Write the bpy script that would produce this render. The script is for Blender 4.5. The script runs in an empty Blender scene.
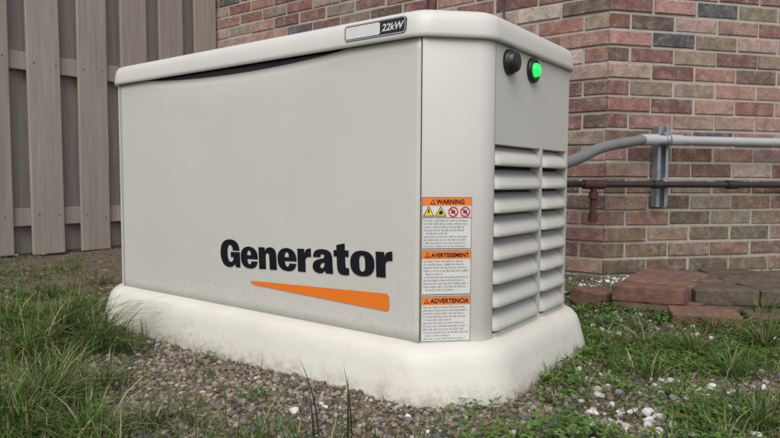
import bpy, bmesh, math, random
import numpy as np
from mathutils import Vector, Matrix, noise
random.seed(7); rng=np.random.default_rng(7)
R=math.radians
scene=bpy.context.scene
scene.view_settings.view_transform='Standard'
scene.view_settings.look='None'
scene.view_settings.exposure=0
scene.view_settings.gamma=1

# ------------------------------------------------------------------ helpers
def link(o,parent=None):
    scene.collection.objects.link(o)
    if parent: o.parent=parent
    return o
def empty(name,loc=(0,0,0),rotz=0):
    e=bpy.data.objects.new(name,None); e.location=loc; e.rotation_euler=(0,0,rotz)
    e.empty_display_size=.1
    return link(e)
def mesh_obj(name,verts,faces,mat=None,parent=None,smooth=False):
    me=bpy.data.meshes.new(name); me.from_pydata([tuple(v) for v in verts],[],[tuple(f) for f in faces]); me.update()
    bm=bmesh.new(); bm.from_mesh(me); bmesh.ops.recalc_face_normals(bm,faces=bm.faces); bm.to_mesh(me); bm.free()
    if smooth: me.polygons.foreach_set('use_smooth',[True]*len(me.polygons))
    o=bpy.data.objects.new(name,me)
    if mat: me.materials.append(mat)
    return link(o,parent)
def np_mesh(name,V,F,mat,col=None,smooth=True,parent=None):
    """V (n,3)  F (m,k) constant polygon size, col (n,3) per vertex"""
    me=bpy.data.meshes.new(name); n=len(V); m,k=F.shape
    me.vertices.add(n); me.vertices.foreach_set('co',V.astype(np.float32).ravel())
    me.loops.add(m*k); me.loops.foreach_set('vertex_index',F.astype(np.int32).ravel())
    me.polygons.add(m); me.polygons.foreach_set('loop_start',np.arange(0,m*k,k,dtype=np.int32))
    me.polygons.foreach_set('loop_total',np.full(m,k,dtype=np.int32))
    me.polygons.foreach_set('use_smooth',np.full(m,smooth,dtype=bool))
    me.update(calc_edges=True)
    if col is not None:
        a=me.color_attributes.new('Col','FLOAT_COLOR','POINT')
        c=np.ones((n,4),np.float32); c[:,:3]=col; a.data.foreach_set('color',c.ravel())
    me.materials.append(mat); me.validate()
    return link(bpy.data.objects.new(name,me),parent)
def box(name,lo,hi,mat,parent=None,bevel=0):
    x0,y0,z0=lo;x1,y1,z1=hi
    V=[(x0,y0,z0),(x1,y0,z0),(x1,y1,z0),(x0,y1,z0),(x0,y0,z1),(x1,y0,z1),(x1,y1,z1),(x0,y1,z1)]
    F=[(0,3,2,1),(4,5,6,7),(0,1,5,4),(1,2,6,5),(2,3,7,6),(3,0,4,7)]
    o=mesh_obj(name,V,F,mat,parent)
    if bevel:
        b=o.modifiers.new('b','BEVEL'); b.width=bevel; b.segments=2
    return o
def tube(name,pts,r,mat,parent=None,smooth=True):
    cu=bpy.data.curves.new(name,'CURVE'); cu.dimensions='3D'; cu.bevel_depth=r; cu.bevel_resolution=6; cu.resolution_u=10; cu.use_fill_caps=True
    if smooth:
        sp=cu.splines.new('BEZIER'); sp.bezier_points.add(len(pts)-1)
        for p,c in zip(sp.bezier_points,pts):
            p.co=c; p.handle_left_type=p.handle_right_type='AUTO'
    else:
        sp=cu.splines.new('POLY'); sp.points.add(len(pts)-1)
        for p,c in zip(sp.points,pts): p.co=(*c,1)
    cu.materials.append(mat)
    return link(bpy.data.objects.new(name,cu),parent)
def lathe(name,prof,mat,parent,loc,rot,seg=40):
    V=[];F=[]
    for r,z in prof:
        for i in range(seg):
            a=2*math.pi*i/seg; V.append((r*math.cos(a),r*math.sin(a),z))
    for j in range(len(prof)-1):
        for i in range(seg):
            F.append((j*seg+i,j*seg+(i+1)%seg,(j+1)*seg+(i+1)%seg,(j+1)*seg+i))
    F.append(tuple((len(prof)-1)*seg+i for i in range(seg)))
    o=mesh_obj(name,V,F,mat,parent,True); o.location=loc; o.rotation_euler=rot
    return o

def newmat(name):
    m=bpy.data.materials.new(name); m.use_nodes=True
    return m,m.node_tree.nodes,m.node_tree.links,m.node_tree.nodes['Principled BSDF']
def paint(name,c1,c2,scale=4,rough=.5,bump=.1,bscale=200,dirts=(),spec=.5,metal=0,bdist=.001):
    """dirts: list of (z0,z1,color,amount,scale,lo,hi): grime densest at z0 and gone by z1"""
    m,n,l,p=newmat(name)
    tc=n.new('ShaderNodeTexCoord')
    nz=n.new('ShaderNodeTexNoise'); nz.inputs['Scale'].default_value=scale; nz.inputs['Detail'].default_value=6; nz.inputs['Roughness'].default_value=.6
    l.new(tc.outputs['Object'],nz.inputs['Vector'])
    mx=n.new('ShaderNodeMix'); mx.data_type='RGBA'
    mr=n.new('ShaderNodeMapRange'); mr.inputs[1].default_value=.3; mr.inputs[2].default_value=.7
    l.new(nz.outputs['Fac'],mr.inputs[0]); l.new(mr.outputs[0],mx.inputs['Factor'])
    mx.inputs['A'].default_value=(*c1,1); mx.inputs['B'].default_value=(*c2,1)
    out=mx.outputs['Result']
    for (z0,z1,dc,am,ds,lo,hi) in dirts:
        sp=n.new('ShaderNodeSeparateXYZ'); l.new(tc.outputs['Object'],sp.inputs[0])
        m1=n.new('ShaderNodeMapRange'); m1.inputs[1].default_value=z0; m1.inputs[2].default_value=z1; m1.inputs[3].default_value=1; m1.inputs[4].default_value=0
        l.new(sp.outputs['Z'],m1.inputs[0])
        n2=n.new('ShaderNodeTexNoise'); n2.inputs['Scale'].default_value=ds; n2.inputs['Detail'].default_value=8; n2.inputs['Roughness'].default_value=.75
        l.new(tc.outputs['Object'],n2.inputs['Vector'])
        m2=n.new('ShaderNodeMapRange'); m2.inputs[1].default_value=lo; m2.inputs[2].default_value=hi
        l.new(n2.outputs['Fac'],m2.inputs[0])
        mu=n.new('ShaderNodeMath'); mu.operation='MULTIPLY'; l.new(m1.outputs[0],mu.inputs[0]); l.new(m2.outputs[0],mu.inputs[1])
        mu2=n.new('ShaderNodeMath'); mu2.operation='MULTIPLY'; l.new(mu.outputs[0],mu2.inputs[0]); mu2.inputs[1].default_value=am
        mx2=n.new('ShaderNodeMix'); mx2.data_type='RGBA'; l.new(mu2.outputs[0],mx2.inputs['Factor']); l.new(out,mx2.inputs['A']); mx2.inputs['B'].default_value=(*dc,1)
        out=mx2.outputs['Result']
    l.new(out,p.inputs['Base Color'])
    p.inputs['Roughness'].default_value=rough; p.inputs['Specular IOR Level'].default_value=spec; p.inputs['Metallic'].default_value=metal
    if bump:
        nb=n.new('ShaderNodeTexNoise'); nb.inputs['Scale'].default_value=bscale; nb.inputs['Detail'].default_value=3
        l.new(tc.outputs['Object'],nb.inputs['Vector'])
        bp=n.new('ShaderNodeBump'); bp.inputs['Strength'].default_value=bump; bp.inputs['Distance'].default_value=bdist
        l.new(nb.outputs['Fac'],bp.inputs['Height']); l.new(bp.outputs[0],p.inputs['Normal'])
    return m
def attrmat(name,rough=.8,nscale=60,namp=.35,bump=.5,bscale=120,bdist=.003,translucent=0,spec=.3,extra=None,extra2=None):
    m,n,l,p=newmat(name)
    at=n.new('ShaderNodeAttribute'); at.attribute_name='Col'
    tc=n.new('ShaderNodeTexCoord')
    nz=n.new('ShaderNodeTexNoise'); nz.inputs['Scale'].default_value=nscale; nz.inputs['Detail'].default_value=8; nz.inputs['Roughness'].default_value=.7
    l.new(tc.outputs['Object'],nz.inputs['Vector'])
    mr=n.new('ShaderNodeMapRange'); mr.inputs[1].default_value=.3; mr.inputs[2].default_value=.7; mr.inputs[3].default_value=1-namp; mr.inputs[4].default_value=1+namp
    l.new(nz.outputs['Fac'],mr.inputs[0])
    vm=n.new('ShaderNodeVectorMath'); vm.operation='SCALE'; l.new(at.outputs['Color'],vm.inputs[0]); l.new(mr.outputs[0],vm.inputs['Scale'])
    out=vm.outputs[0]
    for ex in (extra,extra2): # speckle / lichen blotches
        if not ex: continue
        n2=n.new('ShaderNodeTexNoise'); n2.inputs['Scale'].default_value=ex[0]; n2.inputs['Detail'].default_value=10; n2.inputs['Roughness'].default_value=.75
        l.new(tc.outputs['Object'],n2.inputs['Vector'])
        m2=n.new('ShaderNodeMapRange'); m2.inputs[1].default_value=ex[1]; m2.inputs[2].default_value=ex[2]; m2.inputs[4].default_value=ex[4]
        l.new(n2.outputs['Fac'],m2.inputs[0])
        mx=n.new('ShaderNodeMix'); mx.data_type='RGBA'; l.new(m2.outputs[0],mx.inputs['Factor']); l.new(out,mx.inputs['A']); mx.inputs['B'].default_value=(*ex[3],1)
        out=mx.outputs['Result']
    l.new(out,p.inputs['Base Color'])
    p.inputs['Roughness'].default_value=rough; p.inputs['Specular IOR Level'].default_value=spec
    if bump:
        nb=n.new('ShaderNodeTexNoise'); nb.inputs['Scale'].default_value=bscale; nb.inputs['Detail'].default_value=8; nb.inputs['Roughness'].default_value=.65
        l.new(tc.outputs['Object'],nb.inputs['Vector'])
        bp=n.new('ShaderNodeBump'); bp.inputs['Strength'].default_value=bump; bp.inputs['Distance'].default_value=bdist
        l.new(nb.outputs['Fac'],bp.inputs['Height']); l.new(bp.outputs[0],p.inputs['Normal'])
    if translucent:
        tr=n.new('ShaderNodeBsdfTranslucent'); l.new(out,tr.inputs['Color'])
        ms=n.new('ShaderNodeMixShader'); ms.inputs[0].default_value=translucent
        l.new(p.outputs[0],ms.inputs[1]); l.new(tr.outputs[0],ms.inputs[2]); l.new(ms.outputs[0],n['Material Output'].inputs['Surface'])
    return m

CREAM1=(.595,.585,.54); CREAM2=(.56,.55,.505)
m_body=paint('beige_powder_coat',CREAM1,CREAM2,3,.38,.12,420,[(.10,.36,(.32,.28,.23),.45,70,.50,.72),(.10,.8,(.36,.33,.28),.5,260,.66,.74)])
m_lid=paint('beige_lid_plastic',(.67,.66,.615),(.62,.61,.565),3,.36,.1,400,[(.6,1.2,(.36,.33,.28),.6,240,.64,.74)])
m_pad=paint('composite_pad',(.70,.68,.615),(.64,.615,.545),6,.5,.25,130,[(-.01,.115,(.36,.295,.21),.55,30,.50,.74),(-.01,.040,(.17,.125,.08),.75,60,.42,.66)],bdist=.0015)
m_dark=paint('dark_void',(.012,.012,.012),(.02,.02,.02),5,.8,0)
m_seam=paint('seam_dark',(.05,.048,.045),(.07,.065,.06),5,.8,0)
m_black=paint('black_plastic',(.012,.012,.013),(.02,.02,.02),30,.35,.1,300)
m_ink=paint('black_ink',(.005,.0055,.010),(.007,.0075,.013),20,.6,0,spec=.25)
m_inkg=paint('label_ink',(.05,.05,.05),(.09,.09,.09),60,.6,0)
m_orange=paint('orange_vinyl',(.83,.20,.018),(.78,.18,.015),8,.45,0)
m_lorange=paint('label_orange',(.85,.22,.03),(.80,.20,.03),8,.45,0)
m_label=paint('label_white',(.70,.69,.66),(.64,.63,.60),30,.5,0)
m_yellow=paint('label_yellow',(.85,.60,.03),(.8,.56,.03),8,.5,0)
m_red=paint('label_red',(.65,.03,.03),(.6,.03,.03),8,.5,0)
m_silver=paint('badge_silver',(.74,.74,.74),(.68,.68,.67),20,.3,0)
m_wtext=paint('badge_text',(.7,.7,.68),(.7,.7,.68),20,.4,0)

# ------------------------------------------------------------------ layout
P1=Vector((.058,1.198,0)); ANG=math.atan2(-.596,.803)
ca,sa=math.cos(ANG),math.sin(ANG)
S=1.075; CH=.096; WD=.622
def ground_h(x,y):
    t=min(max((y-1.45)/1.1,0),1); t=t*t*(3-2*t)
    h=.038*t
    h+=.010*noise.noise(Vector((x*3.1,y*3.1,1.7)))+.004*noise.noise(Vector((x*11,y*11,4.2)))
    return h-.003
def to_local(X,Y):
    dx=X-P1.x; dy=Y-P1.y
    return dx*ca+dy*sa, -dx*sa+dy*ca
def pad_dist(X,Y):
    x,y=to_local(X,Y)
    x0,x1,y0,y1=-S-CH,CH,0,WD
    d=max(x0-x,x-x1,y0-y,y-y1)
    k=.7071
    return max(d,(x-y)*k,((x-x1)+(y-(y1-CH)))*k,(-(x+S)-(y))*k,(-(x-x0)+(y-(y1-CH)))*k)
def octagon(d,rad,n=5):
    P=[(0,0),(CH,CH),(CH,WD-CH),(0,WD),(-S,WD),(-S-CH,WD-CH),(-S-CH,CH),(-S,0)]
    N=len(P); Q=[]
    for i in range(N):
        a=Vector(P[i-1]);b=Vector(P[i]);c=Vector(P[(i+1)%N])
        e1=(b-a).normalized(); e2=(c-b).normalized()
        n1=Vector((e1.y,-e1.x)); n2=Vector((e2.y,-e2.x))
        bis=(n1+n2).normalized(); Q.append(b+bis*(d/bis.dot(n1)))
    out=[]
    for i in range(N):
        a=Q[i-1];b=Q[i];c=Q[(i+1)%N]
        e1=(a-b).normalized(); e2=(c-b).normalized()
        p=b+e1*rad; q=b+e2*rad
        for k in range(n):
            t=k/(n-1); out.append(p*(1-t)**2+b*2*t*(1-t)+q*t*t)
    return out
def loft(name,rings,mat,parent,cap_top=True,cap_bot=False,smooth=True):
    V=[];F=[];m=len(rings[0])
    for r in rings: V+=r
    for j in range(len(rings)-1):
        for i in range(m):
            F.append((j*m+i,j*m+(i+1)%m,(j+1)*m+(i+1)%m,(j+1)*m+i))
    if cap_top: F.append(tuple((len(rings)-1)*m+i for i in range(m)))
    if cap_bot: F.append(tuple(reversed(range(m))))
    return mesh_obj(name,V,F,mat,parent,smooth)

# ------------------------------------------------------------------ generator
gen=empty('standby_generator',(P1.x,P1.y,0),ANG)
ZB=.105; ZT=.703
rings=[]
for d,z in [(.060,-.06),(.060,.004),(.058,.020),(.051,.045),(.046,.066),(.039,.088),(.029,.100),(.014,.106),(.002,.109),(-.02,.109)]:
    rings.append([(p.x,p.y,z) for p in octagon(d,.05 if d>0 else .02)])
loft('pad',rings,m_pad,gen)
def ringz(d,z,rad=.008): return [(p.x,p.y,z) for p in octagon(d,rad)]
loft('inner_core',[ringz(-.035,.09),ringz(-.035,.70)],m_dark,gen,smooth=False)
def shell_poly(name,pts,z0,z1,mat=m_body,th=.004):
    V=[];F=[]
    for (x,y) in pts: V.append((x,y,z0)); V.append((x,y,z1))
    for i in range(len(pts)-1): F.append((2*i,2*i+2,2*i+3,2*i+1))
    o=mesh_obj(name,V,F,mat,gen,False)
    s=o.modifiers.new('s','SOLIDIFY'); s.thickness=th; s.offset=0
    b=o.modifiers.new('b','BEVEL'); b.width=.0012; b.segments=2; b.limit_method='ANGLE'; b.angle_limit=R(50)
    return o
def arc(a,b,c,rad,n=5):
    a=Vector(a);b=Vector(b);c=Vector(c); e1=(a-b).normalized(); e2=(c-b).normalized(); p=b+e1*rad;q=b+e2*rad
    return [tuple(p*(1-t)**2+b*2*t*(1-t)+q*t*t) for t in [k/(n-1) for k in range(n)]]
col=[(0.0020,0.0020)]+arc((0,0),(CH,CH),(CH,WD),.022,9)+[(CH,CH+.024)]
o=shell_poly('corner_panel',col,ZB+.002,ZT+.003)
o.data.polygons.foreach_set('use_smooth',[True]*len(o.data.polygons))
back=[(CH,WD-CH-.008)]+arc((CH,0),(CH,WD-CH),(0,WD),.012)+arc((CH,WD-CH),(0,WD),(-S,WD),.012)+arc((0,WD),(-S,WD),(-S-CH,WD-CH),.012)+arc((-S,WD),(-S-CH,WD-CH),(-S-CH,CH),.012)+arc((-S-CH,WD-CH),(-S-CH,CH),(-S,0),.012)+arc((-S-CH,CH),(-S,0),(0,0),.008)[:-1]+[(-S+.008,0)]
shell_poly('rear_shell',back,ZB+.002,ZT+.003)
nx,nz=96,26; V=[];F=[]
xa,xb=-S+.010,-.0008
def door_y(x,z):
    i=(x-xa)/(xb-xa); f=min(max((z-ZB-.004)/(ZT-ZB),0),1)
    return -.0015*math.sin(math.pi*min(max(i,0),1))*math.sin(math.pi*f)**.6
for i in range(nx+1):
    x=xa+(xb-xa)*i/nx
    s=-x; t=(s-.192)/(.911-.192); dip=0
    if 0<t<1: dip=.016*(math.sin(math.pi*t)**.7)
    zt=ZT+.001-dip
    for j in range(nz+1):
        f=j/nz; z=ZB+.004+(zt-ZB-.004)*f
        y=door_y(x,z)
        if dip>0: y+=.006*max(0,(f-.90)/.10)**2*(dip/.016)
        V.append((x,y,z))
for i in range(nx):
    for j in range(nz):
        a=i*(nz+1)+j; F.append((a,a+nz+1,a+nz+2,a+1))
o=mesh_obj('front_door',V,F,m_body,gen,True)
me=o.data
if me.polygons[0].normal.y>0: me.flip_normals()
sm_=o.modifiers.new('s','SOLIDIFY'); sm_.thickness=.005; sm_.offset=-1
box('door_reveal',(-S+.002,.006,ZB+.004),(-.001,.03,ZT),m_seam,gen)
ys=[CH+.024,CH+.026,CH+.252,CH+.266,CH+.412,WD-CH-.008]
zs=[ZB+.002,.117,.503,ZT+.003]
V=[];F=[]
def q(y0,y1,z0,z1):
    b=len(V); V.extend([(CH+.002,y0,z0),(CH+.002,y1,z0),(CH+.002,y1,z1),(CH+.002,y0,z1)]); F.append((b,b+1,b+2,b+3))
for yi in range(5):
    for zi in range(3):
        if zi==1 and yi in (1,3): continue
        q(ys[yi],ys[yi+1],zs[zi],zs[zi+1])
for yi in (1,3):
    y0,y1,z0,z1=ys[yi],ys[yi+1],zs[1],zs[2]
    for a,b_ in [((y0,z0),(y1,z0)),((y1,z0),(y1,z1)),((y1,z1),(y0,z1)),((y0,z1),(y0,z0))]:
        k=len(V); V.extend([(CH+.002,*a),(CH+.002,*b_),(CH-.026,*b_),(CH-.026,*a)]); F.append((k,k+1,k+2,k+3))
o=mesh_obj('louvre_panel',V,F,m_body,gen)
bm=bmesh.new(); bm.from_mesh(o.data); bmesh.ops.remove_doubles(bm,verts=bm.verts,dist=1e-5); bmesh.ops.recalc_face_normals(bm,faces=bm.faces); bm.to_mesh(o.data); bm.free()
b=o.modifiers.new('b','BEVEL'); b.width=.0009; b.segments=2; b.limit_method='ANGLE'; b.angle_limit=R(40)
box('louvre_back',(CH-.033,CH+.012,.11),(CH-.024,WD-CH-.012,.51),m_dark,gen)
V=[];F=[]
pitch=(.503-.117)/8
for yi in (1,3):
    y0,y1=ys[yi]+.001,ys[yi+1]-.001
    for k in range(8):
        zt=.503-k*pitch-.002
        prof=[(-.024,zt+.004),(-.019,zt-.003),(-.008,zt-.010),(.004,zt-.021),(.010,zt-.031),(.0115,zt-.038),(.009,zt-.0415),(.004,zt-.040),(-.004,zt-.032),(-.022,zt-.014)]
        yy=[(0,0),(.004,.55),(.010,.85),(.02,1)]
        st=[(y0+a,s) for a,s in yy]+[(y1-a,s) for a,s in reversed(yy)]
        base=len(V); n=len(prof)
        for y,s in st:
            for (ox,z) in prof:
                V.append((CH+ (ox if ox<0 else ox*s),y,z))
        for i in range(len(st)-1):
            for j in range(n):
                a=base+i*n+j; bb=base+i*n+(j+1)%n
                F.append((a,bb,bb+n,a+n))
        F.append(tuple(base+j for j in range(n))); F.append(tuple(base+(len(st)-1)*n+j for j in range(n)))
o=mesh_obj('louvre_slats',V,F,m_body,gen,True)
# lid
rings=[]
for d,z,rad in [(-.02,.712,.02),(-.002,.706,.02),(.010,.703,.026),(.013,.706,.028),(.0135,.712,.028),(.011,.735,.028),(.008,.746,.028),(.002,.7535,.026),(-.008,.758,.022),(-.026,.7615,.02),(-.05,.764,.018)]:
    rings.append([(p.x,p.y,z) for p in octagon(d,rad,7)])
cx,cy=-S/2,WD/2
last=rings[-1]
for k,z in [(.85,.768),(.65,.7725),(.4,.776),(.15,.7775)]:
    rings.append([(cx+(x-cx)*(1-(1-k)*.6),cy+(y-cy)*k,z) for x,y,_ in last])
o=loft('lid',rings,m_lid,gen)
# lettering --------------------------------------------------------------
def text(name,body,size,loc,rot,mat,parent,offset=0,sx=1,sy=1,align='LEFT',shear=0,extr=0.0001,spacing=1):
    cu=bpy.data.curves.new(name,'FONT'); cu.body=body; cu.size=size; cu.offset=offset; cu.extrude=extr; cu.align_x=align; cu.shear=shear; cu.space_character=spacing
    cu.materials.append(mat); cu.resolution_u=6
    o=bpy.data.objects.new(name,cu); o.location=loc; o.rotation_euler=rot; o.scale=(sx,sy,1)
    return link(o,parent)
GL={
'G':(.88,[[(.88,.60),(.85,.80),(.72,.96),(.46,1.02),(.20,.96),(.05,.78),(0,.5),(.05,.22),(.18,.04),(.40,-.02),(.56,.02),(.67,.12),(.69,0),(.89,0),(.89,.55),(.48,.55),(.48,.36),(.60,.36),(.595,.27),(.54,.20),(.45,.18),(.36,.25),(.325,.5),(.355,.74),(.45,.81),(.54,.77),(.575,.67),(.58,.60)]]),
'e':(.74,[[(.73,.25),(.68,.10),(.56,.005),(.37,-.02),(.16,.03),(.03,.17),(0,.38),(.03,.59),(.16,.73),(.37,.78),(.57,.73),(.70,.60),(.74,.42),(.74,.325),(.29,.325),(.30,.22),(.34,.15),(.39,.135),(.44,.16),(.46,.25)],[(.29,.46),(.455,.46),(.445,.56),(.41,.62),(.37,.63),(.32,.61),(.295,.55)]]),
'n':(.72,[[(0,0),(.285,0),(.285,.46),(.30,.54),(.36,.57),(.41,.55),(.435,.47),(.435,0),(.72,0),(.72,.52),(.68,.69),(.55,.775),(.40,.765),(.30,.71),(.26,.62),(.26,.76),(0,.76)]]),
'r':(.50,[[(0,0),(.285,0),(.285,.38),(.31,.47),(.38,.50),(.50,.50),(.50,.78),(.40,.77),(.30,.72),(.26,.60),(.26,.76),(0,.76)]]),
'a':(.72,[[(.72,0),(.465,0),(.44,.10),(.38,.02),(.25,-.02),(.10,.02),(.01,.12),(.005,.25),(.06,.37),(.20,.435),(.38,.475),(.43,.51),(.43,.58),(.37,.62),(.31,.60),(.285,.51),(.03,.51),(.06,.67),(.18,.755),(.36,.78),(.56,.75),(.67,.66),(.71,.52),(.71,.14)],[(.43,.36),(.43,.25),(.395,.18),(.34,.155),(.29,.175),(.275,.235),(.30,.295),(.37,.33)]]),
't':(.50,[[(0,.76),(.10,.76),(.10,.92),(.38,.98),(.38,.76),(.50,.76),(.50,.56),(.38,.56),(.38,.27),(.41,.21),(.50,.21),(.50,0),(.35,-.02),(.18,.01),(.10,.13),(.10,.56),(0,.56)]]),
'o':(.78,[[(0,.38),(.03,.17),(.17,.02),(.39,-.02),(.61,.02),(.75,.17),(.78,.38),(.75,.59),(.61,.74),(.39,.78),(.17,.74),(.03,.59)],[(.295,.38),(.30,.55),(.345,.62),(.39,.63),(.435,.62),(.48,.55),(.485,.38),(.48,.21),(.435,.14),(.39,.13),(.345,.14),(.30,.21)]]),
}
def soften(p):
    for _ in range(3):
        o=[];n=len(p)
        for i in range(n):
            a=Vector(p[i-1]);b=Vector(p[i]);c=Vector(p[(i+1)%n])
            d1=b-a;d2=c-b
            if d1.length<1e-6 or d2.length<1e-6: continue
            if abs(d1.angle(d2))>R(56): o.append(tuple(b))
            else: o.append(tuple(b-d1*.25)); o.append(tuple(b+d2*.25))
        p=o
    return p
def word(name,txt,x0,z0,width,cap,tilt,mat,parent,y):
    adv=.040; tot=sum(GL[c][0] for c in txt)+adv*(len(txt)-1)
    sx=width/(tot*cap)
    cu=bpy.data.curves.new(name,'CURVE'); cu.dimensions='2D'; cu.fill_mode='BOTH'; cu.extrude=.0001
    x=0
    for c in txt:
        w,loops=GL[c]
        for lp in loops:
            pts=soften(lp); sp=cu.splines.new('POLY'); sp.points.add(len(pts)-1); sp.use_cyclic_u=True
            for p,(a,b) in zip(sp.points,pts): p.co=((x+a)*cap*sx,b*cap,0,1)
        x+=w+adv
    cu.materials.append(mat)
    o=bpy.data.objects.new(name,cu); o.location=(x0,y,z0)
    o.rotation_euler=(Matrix.Rotation(-tilt,4,'Y')@Matrix.Rotation(R(90),4,'X')).to_euler()
    return link(o,parent)
word('lettering_generator','Generator',-.607,.2085,.545,.0690,R(2.5),m_ink,gen,-.0022)
pts=[(-.495,.1785),(-.48,.1735),(-.078,.1625),(-.0722,.168),(-.0722,.193),(-.078,.1985),(-.49,.1830)]
mesh_obj('orange_bar',[(x,-.0020,z) for x,z in pts],[tuple(range(len(pts)))],m_orange,gen)
def badge():
    x0,x1=-.181,-.026; z0,z1=.7135,.7455
    def rr(x0,x1,z0,z1,r,y):
        out=[]
        for cx_,cz_,a0 in [(x1-r,z1-r,0),(x0+r,z1-r,90),(x0+r,z0+r,180),(x1-r,z0+r,270)]:
            for k in range(6):
                a=R(a0+90*k/5); out.append((cx_+r*math.cos(a),y,cz_+r*math.sin(a)))
        return out
    a=rr(x0,x1,z0,z1,.007,-.0148); b_=rr(x0,x1,z0,z1,.007,-.010); n=len(a)
    V=a+b_; F=[tuple(range(n))]+[(i,(i+1)%n,n+(i+1)%n,n+i) for i in range(n)]
    mesh_obj('badge_plate',V,F,m_black,gen)
    a=rr(x0+.004,-.088,z0+.004,z1-.004,.004,-.0156)
    mesh_obj('badge_window',a,[tuple(range(len(a)))],m_silver,gen)
    a=rr(x0+.001,x1-.001,z0+.001,z1-.001,.006,-.0152); b_=rr(x0+.0020,x1-.0020,z0+.0020,z1-.0020,.0055,-.0152)
    mesh_obj('badge_rim',a+b_,[(i,(i+1)%n,n+(i+1)%n,n+i) for i in range(n)],m_silver,gen)
    text('badge_text','22kW',.019,(-.0835,-.0158,.7225),(R(90),0,0),m_wtext,gen,offset=.0004,shear=.25,sx=1.05)
badge()
# warning labels on the corner panel ------------------------------------
lab=bpy.data.objects.new('warning_labels',None); link(lab,gen)
k=.7071
lab.location=(k*.0028,-k*.0028,0); lab.rotation_euler=(0,0,R(45))
def flat(name,pts,mat,y): return mesh_obj(name,[(x,y,z) for x,z in pts],[tuple(range(len(pts)))],mat,lab)
def rect(name,x0,x1,z0,z1,mat,y): return flat(name,[(x0,z0),(x1,z0),(x1,z1),(x0,z1)],mat,y)
def tri(name,cx_,cz_,r,mat,y): return flat(name,[(cx_-r,cz_-.8*r),(cx_+r,cz_-.8*r),(cx_,cz_+.95*r)],mat,y)
def ringm(name,cx_,cz_,r0,r1,mat,y,n=28):
    V=[];F=[]
    for i in range(n):
        a=2*math.pi*i/n; V+= [(cx_+r0*math.cos(a),y,cz_+r0*math.sin(a)),(cx_+r1*math.cos(a),y,cz_+r1*math.sin(a))]
    for i in range(n): F.append((2*i,2*i+1,(2*i+3)%(2*n),(2*i+2)%(2*n)))
    return mesh_obj(name,V,F,mat,lab)
def microtext(name,x0,x1,z0,z1,pitch,par=()):
    V=[];F=[]
    z=z1-pitch*.75; li=0
    def bx(a,b,c,d):
        kk=len(V); V.extend([(a,-.0012,c),(b,-.0012,c),(b,-.0012,d),(a,-.0012,d)]); F.append((kk,kk+1,kk+2,kk+3))
    while z>z0+.001:
        x=x0+(0 if li not in par else .004); end=x1-random.uniform(0,.012)
        if li in par: end=x0+(x1-x0)*random.uniform(.35,.7)
        while x<end:
            for c in range(random.randint(2,9)):
                if x>end: break
                h=pitch*random.choice([.42,.42,.42,.62]); wd=.00115*random.uniform(.6,1.15)
                ty=random.random()
                if ty<.5:
                    bx(x,x+wd*.38,z,z+h); bx(x+wd*.38,x+wd,z+h*.3,z+h*.42)
                elif ty<.8:
                    bx(x,x+wd,z,z+pitch*.1); bx(x,x+wd,z+pitch*.32,z+pitch*.42)
                else: bx(x+wd*.2,x+wd*.6,z,z+h)
                x+=wd*1.3
            x+=.0016
        z-=pitch; li+=1
    mesh_obj(name,V,F,m_inkg,lab)
X0,X1=.0035,.1035
for idx,(zt,zb,wrd,hp) in enumerate([(.397,.2955,'WARNING',True),(.2925,.205,'AVERTISSEMENT',False),(.2015,.1115,'ADVERTENCIA',False)]):
    rect(f'label_border_{idx}',X0,X1,zb,zt,m_inkg,0)
    rect(f'label_sheet_{idx}',X0+.001,X1-.001,zb+.001,zt-.001,m_label,-.0004)
    rect(f'label_header_{idx}',X0+.001,X1-.001,zt-.0165,zt-.001,m_lorange,-.0008)
    sz=.0125 if len(wrd)<12 else .0112
    tx=text(f'label_word_{idx}',wrd,sz,((X0+X1)/2+.007,-.0014,zt-.0130),(R(90),0,0),m_ink,lab,offset=.0003,align='CENTER',extr=.0001,sx=.93)
    bpy.context.view_layer.update()
    wx=tx.dimensions.x/2+.007
    tri(f'alert_{idx}',(X0+X1)/2+.007-wx,zt-.0092,.0056,m_ink,-.0012)
    tri(f'alert_in_{idx}',(X0+X1)/2+.007-wx,zt-.0094,.0034,m_lorange,-.0014)
    top=zt-.018
    if hp:
        for j,cx_ in enumerate([.017,.041,.066,.090]):
            cz_=zt-.0285
            if j<2:
                tri('pict_out',cx_,cz_,.0115,m_ink,-.0010); tri('pict_in',cx_,cz_-.0004,.0093,m_yellow,-.0013)
                if j==0: flat('bolt',[(cx_-.001,cz_+.005),(cx_+.0015,cz_+.005),(cx_+.0004,cz_+.001),(cx_+.0022,cz_+.001),(cx_-.0012,cz_-.0055),(cx_-.0002,cz_-.001),(cx_-.0022,cz_-.001)],m_ink,-.0016)
                else:
                    flat('flame',[(cx_-.0035,cz_-.005),(cx_+.0035,cz_-.005),(cx_+.0042,cz_-.001),(cx_+.002,cz_+.001),(cx_+.0008,cz_+.005),(cx_-.0015,cz_+.001),(cx_-.004,cz_-.001)],m_ink,-.0016)
            else:
                ringm('prohibit',cx_,cz_,.0078,.0102,m_red,-.0014)
                flat('slash',[(cx_-.0068,cz_+.005),(cx_-.0052,cz_+.0066),(cx_+.0068,cz_-.005),(cx_+.0052,cz_-.0066)],m_red,-.0018)
                flat('thing',[(cx_-.0045,cz_-.003),(cx_+.0045,cz_-.003),(cx_+.003,cz_+.003),(cx_-.002,cz_+.004)],m_ink,-.0010)
        rect('pict_rule',X0+.001,X1-.001,zt-.0405,zt-.0395,m_inkg,-.0010)
        top=zt-.0425
    microtext(f'label_text_{idx}',X0+.004,X1-.004,zb+.002,top,.0063,par=(4,9))
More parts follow.
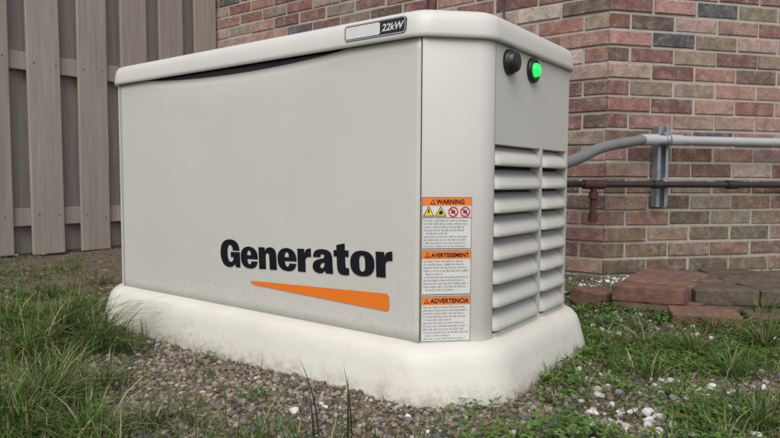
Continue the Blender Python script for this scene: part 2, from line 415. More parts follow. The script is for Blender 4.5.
m_green,n,l,p=newmat('green_lamp'); p.inputs['Base Color'].default_value=(.02,.5,.12,1); p.inputs['Emission Color'].default_value=(.02,1,.12,1); p.inputs['Emission Strength'].default_value=.9; p.inputs['Roughness'].default_value=.2
for nm,yy,grn in [('estop_cap',CH+.08,False),('status_light',CH+.196,True)]:
    lathe(nm+'_bezel',[(.027,0),(.027,.006),(.0255,.009),(.019,.010),(.0185,.008),(.001,.008)] if grn else [(.026,0),(.026,.006),(.024,.010),(.021,.0115),(.0205,.018),(.018,.0205),(.001,.021)],m_black,gen,(CH+.002,yy,.672),(0,R(90),0))
    if grn:
        lathe(nm+'_lens',[(.0155,.008),(.015,.013),(.012,.017),(.007,.0195),(.001,.0203)],m_green,gen,(CH+.002,yy,.672),(0,R(90),0))

# ------------------------------------------------------------------ brick house
C=Vector((.877,2.52,0)); WB=R(13)
house=empty('brick_house')
m_brick=attrmat('brick',.92,20,.42,1.0,110,.006,extra=(24,.50,.72,(.50,.44,.39),.60),extra2=(55,.54,.70,(.09,.07,.058),.65))
m_mortar=paint('mortar',(.47,.44,.39),(.35,.32,.28),14,.95,.9,160,[(-.05,.55,(.16,.15,.095),.75,45,.42,.68)],bdist=.004)
palette=[((.295,.155,.128),5),((.36,.215,.18),5),((.215,.112,.095),4.5),((.40,.275,.23),3),((.30,.235,.18),2),((.105,.102,.105),1.3),((.165,.115,.095),2.6),((.44,.35,.30),1.3)]
pw=np.array([w for _,w in palette],float); pw/=pw.sum()
def build_bricks(name,x0,x1,zmax,stain,endsign):
    L=.1945; M=.0105; H=.0560; ch=.0667; D=.09
    V=[];F=[];Cc=[]
    r=0; z=-.085
    while z<zmax:
        xs=[]; x=0; first=True; lim=abs(x1-x0)
        while x<lim:
            ln=L if not(first and r%2) else .0945
            xs.append((x,min(x+ln,lim))); x+=ln+M; first=False
        for a,b in xs:
            if b-a<.02: continue
            if endsign<0: a,b=-b,-a
            j=rng.normal(0,.0016,6)
            xa_,xb_=a+j[0]*.8,b+j[1]*.8; za,zb_=z+j[2]*.6,z+H+j[3]*.6; yf=-.0035+j[4]*.9
            if (a==0 or b==0):
                if r%2==0: yf-=.003
                if b==0: xb_=.0
                if a==0: xa_=.0
            c=.0035
            base=len(V)
            V+= [(xa_,D,za),(xb_,D,za),(xb_,D,zb_),(xa_,D,zb_),
                 (xa_,yf+c,za),(xb_,yf+c,za),(xb_,yf+c,zb_),(xa_,yf+c,zb_),
                 (xa_+c*.35,yf+c*.35,za+c*.35),(xb_-c*.35,yf+c*.35,za+c*.35),(xb_-c*.35,yf+c*.35,zb_-c*.35),(xa_+c*.35,yf+c*.35,zb_-c*.35),
                 (xa_+c,yf,za+c),(xb_-c,yf,za+c),(xb_-c,yf,zb_-c),(xa_+c,yf,zb_-c)]
            for lv in (0,4,8):
                for i in range(4):
                    F.append((base+lv+i,base+lv+(i+1)%4,base+lv+4+(i+1)%4,base+lv+4+i))
            F.append((base+12,base+13,base+14,base+15))
            col=np.array(palette[rng.choice(len(palette),p=pw)][0])*rng.uniform(.80,1.15)
            col=col*(1+rng.normal(0,.03,3))
            zz=(z+H/2)
            if stain:
                s=min(max((.62-zz)/.45,0),1)*rng.uniform(.45,1.0)
                col=col*(1-s)+np.array((.165,.135,.088))*s*rng.uniform(.8,1.15)
            else:
                s=min(max((.5-zz)/.5,0),1)*rng.uniform(.3,.8)
                col=col*(1-s)+np.array((.18,.13,.095))*s
            Cc+= [col]*16
        z+=ch; r+=1
    return np_mesh(name,np.array(V),np.array(F),m_brick,np.array(Cc),False,house)
wa=build_bricks('wall_rear_bricks',-5.5,0,3.0,False,-1); wa.location=C; wa.rotation_euler=(0,0,ANG)
wb=build_bricks('wall_bay_bricks',0,4.5,3.0,True,1); wb.location=C; wb.rotation_euler=(0,0,WB)
o=box('wall_rear_mortar',(-5.5,.0012,-.3),(-.002,.10,3.0),m_mortar,house); o.location=C; o.rotation_euler=(0,0,ANG)
o=box('wall_bay_mortar',(.002,.0008,-.3),(4.5,.099,3.001),m_mortar,house); o.location=C; o.rotation_euler=(0,0,WB)
u=Vector((-.803,.596,0)); v=Vector((.596,.803,0)); w_=Vector((math.cos(WB),math.sin(WB),0)); wn=Vector((math.sin(WB),-math.cos(WB),0))
pA=C+u*5.5-v*.12; pC=C-v*.12+wn*.04; pB=C+w_*4.5+wn*.12
pts=[pA,pC,pB,pB+Vector((0,5,0)),pA+Vector((1.5,5,0))]
m_roof=paint('roof_shingle',(.06,.055,.05),(.1,.09,.085),20,.9,.5,60)
V=[(p.x,p.y,3.0) for p in pts]+[(p.x,p.y,3.12) for p in pts]; n_=len(pts)
mesh_obj('roof',V,[tuple(range(n_)),tuple(range(n_,2*n_))]+[(i,(i+1)%n_,n_+(i+1)%n_,n_+i) for i in range(n_)],m_roof,house)

# ------------------------------------------------------------------ fence
F0=Vector((-1.125,4.01,0)); fence=empty('wooden_fence',F0,math.atan2(.803,.596))
m_fence=attrmat('painted_fence_wood',.75,1,.0,.6,1,.002)
nt=m_fence.node_tree
for nd in list(nt.nodes):
    if nd.type=='TEX_NOISE':
        mp=nt.nodes.new('ShaderNodeMapping'); mp.inputs['Scale'].default_value=(60,60,3.0)
        nt.links.new(nt.nodes['Texture Coordinate'].outputs['Object'],mp.inputs['Vector']); nt.links.new(mp.outputs[0],nd.inputs['Vector'])
    if nd.type=='MAP_RANGE': nd.inputs[3].default_value=.78; nd.inputs[4].default_value=1.15
def fbox(name,lo,hi,col):
    o=box(name,lo,hi,m_fence,fence,.003)
    a=o.data.color_attributes.new('Col','FLOAT_COLOR','POINT')
    a.data.foreach_set('color',np.tile(np.array([*col,1],np.float32),8))
    return o
base=np.array((.355,.312,.275))
m_nail=paint('nail',(.12,.09,.07),(.08,.06,.05),50,.7,0)
kk=0
sx=.097-.2445
while sx<4.2:
    if sx>.0:
        c=base*rng.uniform(.91,1.07)
        o=fbox(f'front_board_{kk}',(-sx-.078,-.040,.045+rng.uniform(-.006,.006)),(-sx+.078,-.0205,1.86),c); o.rotation_euler=(0,rng.normal(0,.003),0)
        for zc in (.235,1.005):
            for ddx in (-.05,.05):
                lathe('nail_head',[(.004,0),(.0035,.001),(.001,.0013)],m_nail,fence,(-sx+ddx+rng.normal(0,.004),-.0402,zc+rng.normal(0,.01)),(R(90),0,0),8)
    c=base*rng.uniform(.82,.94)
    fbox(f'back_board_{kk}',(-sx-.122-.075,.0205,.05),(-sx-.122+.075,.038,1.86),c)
    sx+=.2445; kk+=1
for i,zc in enumerate((.235,1.005,1.70)):
    fbox(f'rail_{i}',(-4.2,-.019,zc-.044),(-.0,.019,zc+.044),base*.97)
for s in (.03,2.35,4.15):
    fbox('post',(-s-.045,-.0195,-.3),(-s+.045,.0700,1.84),base*.9)

# ------------------------------------------------------------------ ground
N=330
t=np.linspace(-5.6,5.6,N); gx=.45*np.sinh(t); gy=.45*np.sinh(t)+1.6
GX,GY=np.meshgrid(gx,gy,indexing='ij')
gz=np.array([ground_h(a,b) for a,b in zip(GX.ravel(),GY.ravel())])
def fbm(x,y,s,seed): return noise.noise(Vector((x*s,y*s,seed)))+.5*noise.noise(Vector((x*s*2.1,y*s*2.1,seed+9)))
def sm(a,b,x):
    t=min(max((x-a)/(b-a),0),1); return t*t*(3-2*t)
def grass_density(x,y):
    ex,ey=-.80+.367,.76; L=math.hypot(ex,ey); d=((x+.367)*ey-(y-1.0)*ex)/L
    n=fbm(x,y,4,3.3); n2=fbm(x,y,9,8.8)
    left=(1-sm(-.24,.03,d+.09*n))*(.60+.75*n2)
    if y>1.9: left=(1-sm(-.1,.06,d))*(.34+.5*n)
    lx=x-(.26+ .12*n)
    rt=sm(-.06,.26,lx)*(.38+.85*n2)
    if y>1.3 and x>.5: rt=max(rt,.55+.7*n2)
    fg=sm(1.12,1.03,y)*(.10+.4*n)
    g=max(left,rt,fg,0.02)
    if x>.5 and y>2.05: g*=.25
    if x>0 and y>3: g=.6
    if y<.9: g=max(g,.7)
    return min(max(g,0),1)
gcol=[]
for a,b in zip(GX.ravel(),GY.ravel()):
    g=grass_density(a,b); gcol.append((g,g,g))
V=np.stack([GX.ravel(),GY.ravel(),gz],1)
I=np.arange(N*N).reshape(N,N); Fq=np.stack([I[:-1,:-1].ravel(),I[1:,:-1].ravel(),I[1:,1:].ravel(),I[:-1,1:].ravel()],1)
m_ground,n,l,p=newmat('soil_and_moss')
at=n.new('ShaderNodeAttribute'); at.attribute_name='Col'
tc=n.new('ShaderNodeTexCoord')
vo=n.new('ShaderNodeTexVoronoi'); vo.inputs['Scale'].default_value=120; l.new(tc.outputs['Object'],vo.inputs['Vector'])
cr=n.new('ShaderNodeValToRGB'); l.new(vo.outputs['Color'],cr.inputs[0])
for i,(pos,c) in enumerate([(0,(.06,.045,.03)),(.4,(.11,.082,.055)),(.7,(.16,.125,.088)),(1,(.24,.20,.155))]):
    e=cr.color_ramp.elements[i] if i<2 else cr.color_ramp.elements.new(pos)
    e.position=pos; e.color=(*c,1)
nz=n.new('ShaderNodeTexNoise'); nz.inputs['Scale'].default_value=14; nz.inputs['Detail'].default_value=8; l.new(tc.outputs['Object'],nz.inputs['Vector'])
cr2=n.new('ShaderNodeValToRGB'); l.new(nz.outputs['Fac'],cr2.inputs[0])
cr2.color_ramp.elements[0].position=.40; cr2.color_ramp.elements[0].color=(.085,.064,.040,1); cr2.color_ramp.elements[1].position=.64; cr2.color_ramp.elements[1].color=(.062,.09,.027,1)
mx=n.new('ShaderNodeMix'); mx.data_type='RGBA'; l.new(at.outputs['Fac'],mx.inputs['Factor']); l.new(cr.outputs[0],mx.inputs['A']); l.new(cr2.outputs[0],mx.inputs['B'])
l.new(mx.outputs['Result'],p.inputs['Base Color']); p.inputs['Roughness'].default_value=.95
bp=n.new('ShaderNodeBump'); bp.inputs['Strength'].default_value=.7; bp.inputs['Distance'].default_value=.005; bp.invert=True
l.new(vo.outputs['Distance'],bp.inputs['Height']); l.new(bp.outputs[0],p.inputs['Normal'])
np_mesh('ground',V,Fq,m_ground,np.array(gcol),True)

# ---------------- stones
def ico(sub):
    bm=bmesh.new(); bmesh.ops.create_icosphere(bm,subdivisions=sub,radius=1)
    V=np.array([v.co[:] for v in bm.verts]); F=np.array([[v.index for v in f.verts] for f in bm.faces]); bm.free(); return V,F
def stones(name,pos,rad,cols,mat,sub=2,flat=(.55,.8),sink=.3,lump=.18,smooth=True):
    iv,jf=ico(sub); n=len(pos); k=len(iv)
    ax=rng.uniform(.7,1.25,(n,3)); ax[:,2]=rng.uniform(*flat,n)
    P=np.repeat(iv[None],n,0)
    for _ in range(3):
        d=rng.normal(0,1,(n,3)); d/=np.linalg.norm(d,axis=1,keepdims=True)
        dot=np.einsum('nkj,nj->nk',P,d); P=P*(1-lump*np.clip(dot-.35,0,1)[...,None]*1.4)
    P=P*ax[:,None,:]
    ya=rng.uniform(0,6.283,n); ti=rng.normal(0,.35,n)
    ct,st=np.cos(ti)[:,None],np.sin(ti)[:,None]
    x,y,z=P[...,0],P[...,1],P[...,2]; y,z=y*ct-z*st,y*st+z*ct
    c,s=np.cos(ya)[:,None],np.sin(ya)[:,None]; x,y=x*c-y*s,x*s+y*c
    P=np.stack([x,y,z],-1)*rad[:,None,None]
    P+=pos[:,None,:]; P[...,2]+=(rad*(1-sink)*.6)[:,None]
    F=(jf[None]+(np.arange(n)*k)[:,None,None]).reshape(-1,3)
    return np_mesh(name,P.reshape(-1,3),F,mat,np.repeat(cols,k,0),smooth)
m_stone=attrmat('pebble',.75,250,.25,.3,400,.001,spec=.35)
gp=np.array([(.22,.17,.12),(.29,.24,.185),(.14,.11,.08),(.08,.068,.058),(.36,.32,.26),(.185,.135,.09),(.24,.22,.195),(.145,.14,.138),(.44,.41,.36)])
gw=np.array([5,3.4,3.8,3.4,1.4,4,2.6,2.6,.8]); gw=gw/gw.sum()
pos=[]
while len(pos)<29000:
    x=rng.uniform(-1.1,1.35); y=rng.uniform(.93,2.4)
    if abs(x)>y*.70+.05: continue
    if rng.random()>(1.25/y)**1.2: continue
    if pad_dist(x,y)<.056: continue
    if y>2.1 and x<0: continue
    g=grass_density(x,y)
    pr=1-.80*g
    if rng.random()>pr: continue
    pos.append((x,y,ground_h(x,y)))
pos=np.array(pos); n_=len(pos)
rad=rng.gamma(4.5,.00080,n_).clip(.0020,.0095)
cols=gp[rng.choice(len(gp),n_,p=gw)]*rng.uniform(.75,1.2,(n_,1))
stones('gravel',pos,rad,cols,m_stone)
wp=[]
def px(xp,yp,z=.01):
    Y=(.43-z)/((yp-180)/615); return (xp-390)/615*Y,Y
def cluster(x,y,sx_,sy_,n):
    for _ in range(n):
        a,b=rng.normal(x,sx_),rng.normal(y,sy_)
        if pad_dist(a,b)<.075: continue
        wp.append((a,b,ground_h(a,b)))
cluster(*px(632,412),.035,.03,30); cluster(*px(700,385),.10,.03,36); cluster(*px(750,400),.08,.05,42)
cluster(*px(590,292,.03),.05,.12,110); cluster(1.50,2.52,.16,.035,140); cluster(.95,2.40,.10,.05,80); cluster(*px(600,380),.10,.06,30)
cluster(*px(405,420),.03,.02,2); cluster(.62,1.75,.08,.2,60); cluster(*px(680,430),.12,.03,34); cluster(*px(690,350),.15,.15,60)
cluster(*px(610,320),.06,.10,60); cluster(*px(300,400),.2,.05,7); cluster(*px(735,330),.12,.06,30)
wp=np.array(wp); n_=len(wp)
stones('white_pebbles',wp,rng.gamma(4,.0018,n_).clip(.003,.0115),np.array([(.68,.67,.65)])*rng.uniform(.6,1.1,(n_,1)),m_stone,flat=(.5,.9),lump=.55,smooth=False)

# ---------------- grass
def blades(bases,heights,widths,lean,leandir,cols,seg=4):
    n=len(bases)
    tt=np.linspace(0,1,seg+1)
    face=leandir+math.pi/2+rng.normal(0,.5,n)
    wx,wy=np.cos(face),np.sin(face); lx,ly=np.cos(leandir),np.sin(leandir)
    V=np.zeros((n,seg+1,2,3)); Cc=np.zeros((n,seg+1,2,3))
    for i,t_ in enumerate(tt):
        out=lean*heights*(t_**1.8); up=heights*(t_-.35*np.minimum(lean,1.6)*t_**2.4)
        wd=widths*(1-t_**2.2)*.5+.0001
        cxp=bases[:,0]+lx*out; cyp=bases[:,1]+ly*out; cz=bases[:,2]+up-.003
        for sgn,k_ in ((-1,0),(1,1)):
            V[:,i,k_,0]=cxp+sgn*wx*wd; V[:,i,k_,1]=cyp+sgn*wy*wd; V[:,i,k_,2]=cz
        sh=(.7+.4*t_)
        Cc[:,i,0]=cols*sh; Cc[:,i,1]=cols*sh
    k=(seg+1)*2; f=[]
    for i in range(seg): f.append((2*i,2*i+1,2*i+3,2*i+2))
    F=(np.array(f)[None]+(np.arange(n)*k)[:,None,None]).reshape(-1,4)
    return V.reshape(-1,3),F,Cc.reshape(-1,3)
m_grass=attrmat('grass_blade',.5,30,.1,0,translucent=.3,spec=.35)
B=[];H=[];Wd=[];Le=[];Ld=[];Co=[]
def add(x,y,h,w,le,ld,c): B.append((x,y,ground_h(x,y)));H.append(h);Wd.append(w);Le.append(le);Ld.append(ld);Co.append(c)
def gc():
    r=rng.random()
    if r<.64: c=np.array((.098,.175,.036))
    elif r<.83: c=np.array((.155,.225,.058))
    else: c=np.array((.34,.29,.17))
    return c*rng.uniform(.6,1.35)
cnt=0
while cnt<23000:
    x=rng.uniform(-2.3,2.2); y=rng.uniform(.86,3.6)
    if abs(x)>y*.70+.12: continue
    if rng.random()>(1.5/y)**.6: continue
    if pad_dist(x,y)<.062: continue
    dx,dy=x-C.x,y-C.y
    if (dx*.596+dy*.803)>-.02 and x<C.x: continue
    if x>=C.x and (-dx*math.sin(WB)+dy*math.cos(WB))>-.02: continue
    g=grass_density(x,y)
    cl=.45+1.5*noise.noise(Vector((x*14,y*14,7)))
    if rng.random()>g*min(max(cl+.15*g,0),1): continue
    if x<-.2:
        hh=rng.uniform(.02,.070)*(1.1 if y<1.9 else .5)
        if y<1.9: hh*=.55+.9*max(0,.5+fbm(x,y,6,2.2))
    else:
        hh=rng.uniform(.012,.036) if rng.random()<.82 else rng.uniform(.04,.060)
    add(x,y,hh,rng.uniform(.0014,.0032),rng.uniform(.1,1.3),rng.uniform(0,6.283),gc()); cnt+=1
def tuft(x,y,n,h,spread,bias=None,wide=.0042):
    tint=rng.uniform(.75,1.3)
    for _ in range(n):
        a=rng.uniform(0,6.283); r=abs(rng.normal(0,spread))
        ld=a+rng.normal(0,.4)
        if bias is not None and rng.random()<.5: ld=bias+rng.normal(0,.5)
        bx_,by_=x+r*math.cos(a),y+r*math.sin(a)
        if pad_dist(bx_,by_)<.06: continue
        add(bx_,by_,h*rng.uniform(.45,1.2),rng.uniform(.0022,wide),rng.uniform(.2,1.6),ld,gc()*tint)
for xp,yp,n_,h in [(60,345,240,.16),(25,360,150,.15),(95,352,160,.14),(105,385,60,.09),(40,400,150,.12),(10,330,120,.13),(150,428,40,.07),(80,438,110,.11),(0,425,150,.14),(75,318,110,.11),(45,305,80,.08),(100,292,50,.06),(20,440,110,.12),(125,352,50,.09)]:
    X_,Y_=px(xp,yp); tuft(X_,Y_,n_,h,.032,bias=-.35)
for xp,yp,n_,h in [(700,350,150,.085),(740,372,120,.085),(770,345,150,.10),(650,345,110,.08),(690,395,40,.05),(765,425,80,.08),(620,345,80,.07),(590,385,40,.05),(560,400,20,.045),(655,378,70,.07),(720,330,90,.08),(768,322,90,.09),(640,330,60,.06),(600,345,60,.06),(560,378,40,.06),(735,440,60,.07)]:
    X_,Y_=px(xp,yp); tuft(X_,Y_,n_,h,.028)
for xp,yp,n_,h in [(330,445,22,.07),(300,440,14,.06),(420,444,14,.05),(250,442,16,.05),(520,438,26,.05),(470,440,16,.04),(365,425,8,.04),(200,375,10,.05),(190,425,16,.05)]:
    X_,Y_=px(xp,yp); tuft(X_,Y_,n_,h,.026)
for xp,yp,h,le,ld in [(318,432,.150,.28,2.7),(321,434,.11,.1,0.3),(352,432,.135,.12,2.8),(348,440,.12,.1,1.6),(313,438,.10,.2,2.2)]:
    X_,Y_=px(xp,yp); add(X_,Y_,h,.0036,le,ld,np.array((.035,.05,.025)))
for i in range(40):
    X_,Y_=px(rng.uniform(50,115),rng.uniform(332,352)); add(X_,Y_,rng.uniform(.13,.22),.0038,rng.uniform(.8,1.4),rng.normal(-.4,.35),gc()*1.1)
B=np.array(B);H=np.array(H);Wd=np.array(Wd);Le=np.array(Le);Ld=np.array(Ld);Co=np.array(Co)
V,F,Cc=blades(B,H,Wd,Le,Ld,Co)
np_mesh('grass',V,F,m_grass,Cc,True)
# ---------------- clover and broad-leaf weeds
m_leaf=attrmat('weed_leaf',.5,60,.15,0,translucent=.25,spec=.4)
V=[];F=[];Cc=[]
def leaf(cx_,cy_,cz_,r,ang,tilt,col,ell=1.0):
    b=len(V)
    e1=Vector((math.cos(ang),math.sin(ang),tilt)); e2=Vector((-math.sin(ang),math.cos(ang),0))
    c0=Vector((cx_,cy_,cz_))
    for a,bb in [(0,0),(.55,.5),(1.1,.62),(1.75,.40),(1.65,0),(1.75,-.40),(1.1,-.62),(.55,-.5)]:
        q_=c0+e1*(a*r*ell)+e2*(bb*r)+Vector((0,0,abs(bb)*r*.35)); V.append(tuple(q_)); Cc.append(col*(1 if abs(bb)>.1 else 1.15))
    F.extend([(b,b+1,b+2),(b,b+2,b+4),(b+2,b+3,b+4),(b,b+4,b+6),(b,b+6,b+7),(b+4,b+5,b+6)])
cnt=0
while cnt<4300:
    x=rng.uniform(.12,1.35); y=rng.uniform(.95,2.25)
    if abs(x)>y*.68+.05 or pad_dist(x,y)<.066: continue
    nn=fbm(x,y,5,12.1)
    if rng.random()>min(max(.28+1.6*nn+ (0.5 if .45<x<.80 and 1.25<y<1.8 else 0),0.02),1): continue
    z=ground_h(x,y)+rng.uniform(.006,.028); r=rng.uniform(.0028,.0070); a=rng.uniform(0,6.28)
    col=np.array((.11,.205,.04))*rng.uniform(.6,1.35)
    for k_ in range(3): leaf(x,y,z,r,a+k_*2.094+rng.normal(0,.15),rng.normal(.05,.3),col)
    cnt+=1
for (X_,Y_,n_,rr,sp) in [(*px(250,400),60,.006,.028),(*px(200,385),14,.004,.02),(*px(210,355),16,.005,.02),(*px(500,425),30,.005,.04),(*px(285,432),20,.005,.03),(*px(450,430),14,.004,.03),(*px(570,370),50,.006,.03),(*px(560,355),40,.006,.025)]:
    for _ in range(n_):
        x,y=rng.normal(X_,sp),rng.normal(Y_,sp*.7)
        if pad_dist(x,y)<.06: continue
        leaf(x,y,ground_h(x,y)+rng.uniform(.006,.02),rr*rng.uniform(.6,1.2),rng.uniform(0,6.28),rng.normal(.1,.25),np.array((.10,.185,.04))*rng.uniform(.7,1.3))
np_mesh('clover_weeds',np.array(V),np.array(F),m_leaf,np.array(Cc),False)
# ---------------- dead leaves
V=[];F=[];Cc=[]
m_dead=attrmat('dead_leaf',.8,90,.2,.2,200,.001)
for i in range(860):
    if i<600: x,y=rng.uniform(-2.1,-.85),rng.uniform(1.9,3.3)
    else:
        x,y=rng.uniform(-.9,1.1),rng.uniform(.98,2.0)
    if pad_dist(x,y)<.08: continue
    r=rng.uniform(.005,.015) if i<600 else rng.uniform(.003,.008); a=rng.uniform(0,6.28); z=ground_h(x,y)+rng.uniform(.008,.02)
    b=len(V); col=np.array([(.22,.14,.075),(.34,.26,.17),(.16,.10,.06)][rng.integers(3)])*rng.uniform(.7,1.2)
    for k_,(rr,zz) in enumerate([(1,0),(.7,.4),(1,.2),(.75,.5),(1.1,0),(.6,.3)]):
        V.append((x+r*rr*math.cos(a+k_*1.047),y+r*.6*rr*math.sin(a+k_*1.047),z+zz*r*rng.uniform(0,.8))); Cc.append(col)
    V.append((x,y,z)); Cc.append(col*.9)
    for k_ in range(6): F.append((b+6,b+k_,b+(k_+1)%6))
np_mesh('dead_leaves',np.array(V),np.array(F),m_dead,np.array(Cc),False)

# ------------------------------------------------------------------ pavers
pav=empty('brick_pavers')
m_pav=attrmat('old_paver',.95,30,.4,1.0,130,.006,extra=(22,.52,.72,(.06,.085,.028),.75),extra2=(45,.56,.7,(.30,.26,.21),.4))
def paver(x,y,z,ang,lx=.20,ly=.10,h=.055,col=(.2,.12,.09),tilt=0,tl2=0):
    bm=bmesh.new(); bmesh.ops.create_cube(bm,size=1)
    bmesh.ops.scale(bm,vec=(lx,ly,h),verts=bm.verts)
    bmesh.ops.subdivide_edges(bm,edges=bm.edges[:],cuts=7,use_grid_fill=True)
    sd=rng.uniform(0,50)
    for v_ in bm.verts:
        c0=v_.co
        ex=max(0,abs(c0.x)-(lx/2-.006)); ey=max(0,abs(c0.y)-(ly/2-.006)); ez=max(0,abs(c0.z)-(h/2-.006))
        on=(ex>0)+(ey>0)+(ez>0)
        sc=.0018*max(0,on-1)*(1+1.5*abs(noise.noise(Vector((c0.x*30+sd,c0.y*30,c0.z*30)))))
        d=Vector((math.copysign(ex>0,c0.x),math.copysign(ey>0,c0.y),math.copysign(ez>0,c0.z)))
        v_.co-=d*sc
        v_.co+=Vector((0,0,1))*(.0025*noise.noise(Vector((c0.x*22+sd,c0.y*22,3))))+Vector((1,1,0))*(.002*noise.noise(Vector((c0.x*28+sd,c0.z*28,c0.y*28))))
    me=bpy.data.meshes.new('paver'); bm.to_mesh(me); bm.free()
    a=me.color_attributes.new('Col','FLOAT_COLOR','POINT'); a.data.foreach_set('color',np.tile(np.array([*col,1],np.float32),len(me.vertices)))
    me.materials.append(m_pav)
    o=bpy.data.objects.new('paver',me); o.location=(x,y,z); o.rotation_euler=(tilt,tl2,ang); link(o,pav)
red=(.215,.115,.088); gry=(.125,.098,.075); brn=(.150,.100,.075)
def slab(ox,oy,ang,nx_,ny_,lx,ly,z,h,cols_):
    c_,s_=math.cos(ang),math.sin(ang)
    for i in range(nx_):
        for j in range(ny_):
            a=i*(lx+.004)+rng.normal(0,.003)+lx/2+(j%2)*.006; b=j*(ly+.004)+ly/2
            cc=np.array(cols_[rng.integers(len(cols_))])*rng.uniform(.85,1.15)
            paver(ox+a*c_-b*s_,oy+a*s_+b*c_,z+rng.normal(0,.0025),ang+rng.normal(0,.015),lx,ly,h,cc,rng.normal(0,.015),rng.normal(0,.015))
slab(.715,1.965,R(-35),1,4,.215,.108,.075,.055,[red,red,(.20,.12,.095)])
slab(.955,1.90,R(-4),3,5,.195,.092,.066,.055,[gry,brn,gry])
slab(.70,1.93,R(-35),1,4,.24,.11,.02,.055,[brn,red])
slab(.945,1.885,R(-4),3,5,.20,.095,.012,.055,[brn,gry])
paver(.70,2.05,.040,R(40),.19,.10,.055,red,.1,.12); paver(.93,1.80,.026,R(-14),.19,.09,.05,red,.12,0)
paver(1.16,1.80,.018,R(-4),.2,.09,.05,brn,.08,0)

# ------------------------------------------------------------------ conduit, gas pipe, strut
m_pvc=paint('grey_pvc',(.44,.45,.455),(.38,.39,.395),12,.4,.05,100)
m_flex=paint('grey_flex_conduit',(.20,.21,.215),(.16,.17,.175),12,.5,.1,100)
m_galv=paint('galvanised_steel',(.36,.39,.42),(.22,.25,.28),30,.5,.3,150,metal=.35)
m_iron=paint('black_iron_pipe',(.018,.016,.016),(.035,.028,.025),25,.5,.3,150)
m_rust=paint('rusty_fitting',(.11,.038,.028),(.045,.02,.017),40,.75,.4,150)
nB=wn
def onB(q_,off,z): 
    p_=C+w_*q_+nB*off; return (p_.x,p_.y,z)
cond=empty('electrical_conduit')
a0=onB(.13,.065,.597)
tube('flexible_section',[(.33,1.80,.50),(.50,1.99,.478),(.66,2.18,.508),(.80,2.335,.556),a0],.0205,m_flex,cond)
tube('rigid_section',[a0,onB(.3,.065,.597),onB(4.3,.065,.597)],.0185,m_pvc,cond,False)
tube('coupling',[onB(.115,.065,.5955),onB(.19,.065,.597)],.0235,m_pvc,cond,False)
tube('joint_sleeve',[onB(.245,.065,.597),onB(.30,.065,.597)],.0225,m_pvc,cond,False)
gas=empty('gas_pipe')
e0=onB(-.16,.075,.417)
tube('run',[(.30,1.86,.417),(.52,2.18,.417),e0],.0125,m_iron,gas,False)
tube('run_wall',[e0,onB(4.3,.075,.417)],.0125,m_iron,gas,False)
tube('tee',[onB(-.14,.075,.417),onB(-.05,.075,.417)],.019,m_rust,gas,False)
tube('drip_leg',[onB(-.095,.075,.425),onB(-.095,.075,.29)],.0125,m_rust,gas,False)
tube('drip_cap',[onB(-.095,.075,.305),onB(-.095,.075,.268)],.0175,m_rust,gas,False)
tube('drip_collar',[onB(-.095,.075,.385),onB(-.095,.075,.36)],.0185,m_rust,gas,False)
tube('coupling_a',[onB(.52,.075,.417),onB(.57,.075,.417)],.018,m_iron,gas,False)
tube('coupling_b',[onB(.17,.075,.417),onB(.205,.075,.417)],.017,m_iron,gas,False)
m_tag=paint('yellow_tag',(.5,.38,.12),(.4,.3,.1),20,.6,0)
tube('tag_band',[onB(.845,.075,.417),onB(.875,.075,.417)],.0165,m_tag,gas,False)
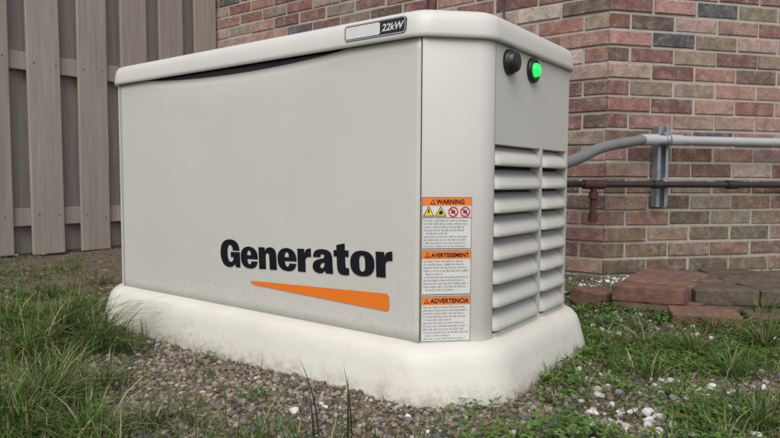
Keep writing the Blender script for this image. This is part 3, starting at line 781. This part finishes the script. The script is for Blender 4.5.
def strut(name,q_,z0,z1,wd):
    e=empty(name,onB(q_,0,0),WB)
    d=.046
    box('web',(-wd/2,-.012,z0),(wd/2,-.009,z1),m_galv,e)
    box('flange_l',(-wd/2,-d,z0),(-wd/2+.0035,-.0125,z1),m_galv,e)
    box('flange_r',(wd/2-.0035,-d,z0),(wd/2,-.0125,z1),m_galv,e)
    box('lip_l',(-wd/2+.004,-d,z0),(-wd/2+.014,-d+.003,z1),m_galv,e)
    box('lip_r',(wd/2-.014,-d,z0),(wd/2-.004,-d+.003,z1),m_galv,e)
    for zc,r in ((.597,.021),(.417,.0155)):
        V=[];F=[];nn=20
        for i in range(nn+1):
            a=math.pi*i/nn
            for y_ in (-.010,.010):
                V.append((y_,-.0655-(r+.001)*math.sin(a),zc+(r+.001)*math.cos(a))); 
        for i in range(nn): F.append((2*i,2*i+1,2*i+3,2*i+2))
        o=mesh_obj('clamp',V,F,m_galv,e,True); s_=o.modifiers.new('s','SOLIDIFY'); s_.thickness=.003
        box('clamp_ear',(-.010,-.066,zc+r),(.010,-.04,zc+r+.012),m_galv,e,.002)
strut('strut_channel',.235,.325,.655,.052)
strut('strut_channel',.885,.36,.66,.048)
cab=empty('wall_cables')
def onA(t_,off,z):
    p_=C+u*t_-v*off; return (p_.x,p_.y,z)
tube('cable_a',[onA(.47,.02,2.9),onA(.465,.02,1.4),onA(.455,.03,1.22),onA(.43,.05,1.05),onA(.42,.04,.5)],.005,m_black,cab)
tube('cable_b',[onA(.80,.02,2.9),onA(.80,.02,1.5),onA(.81,.03,1.2),onA(.83,.05,.5)],.0045,m_black,cab)
tube('cable_c',[onA(.86,.02,2.9),onA(.86,.02,1.5),onA(.85,.03,1.2),onA(.84,.05,.5)],.0045,m_black,cab)

# ------------------------------------------------------------------ light, sky, camera
sun_el,sun_az=R(50),R(-172)
sd=Vector((math.sin(sun_az)*math.cos(sun_el),math.cos(sun_az)*math.cos(sun_el),math.sin(sun_el)))
L=bpy.data.lights.new('sun','SUN'); L.energy=1.45; L.angle=R(45); L.color=(1,.985,.96)
lo=link(bpy.data.objects.new('sun',L)); lo.rotation_euler=sd.to_track_quat('Z','Y').to_euler()
wd_=bpy.data.worlds.new('World'); scene.world=wd_; wd_.use_nodes=True
n=wd_.node_tree.nodes; l=wd_.node_tree.links; bg=n['Background']
sk=n.new('ShaderNodeTexSky'); sk.sky_type='NISHITA'; sk.sun_disc=False; sk.sun_elevation=sun_el; sk.sun_rotation=sun_az; sk.air_density=1; sk.dust_density=3; sk.ozone_density=1
hs=n.new('ShaderNodeHueSaturation'); hs.inputs['Saturation'].default_value=.38
l.new(sk.outputs[0],hs.inputs['Color']); l.new(hs.outputs[0],bg.inputs['Color']); bg.inputs['Strength'].default_value=.15
cam=bpy.data.cameras.new('camera'); cam.lens=28.4; cam.sensor_width=36; cam.clip_end=500; cam.clip_start=.02
co=link(bpy.data.objects.new('camera',cam))
co.matrix_world=Matrix.Translation((0,0,.43))@Matrix.Rotation(R(90-3.63),4,'X')@Matrix.Rotation(R(.3),4,'Z')
scene.camera=co
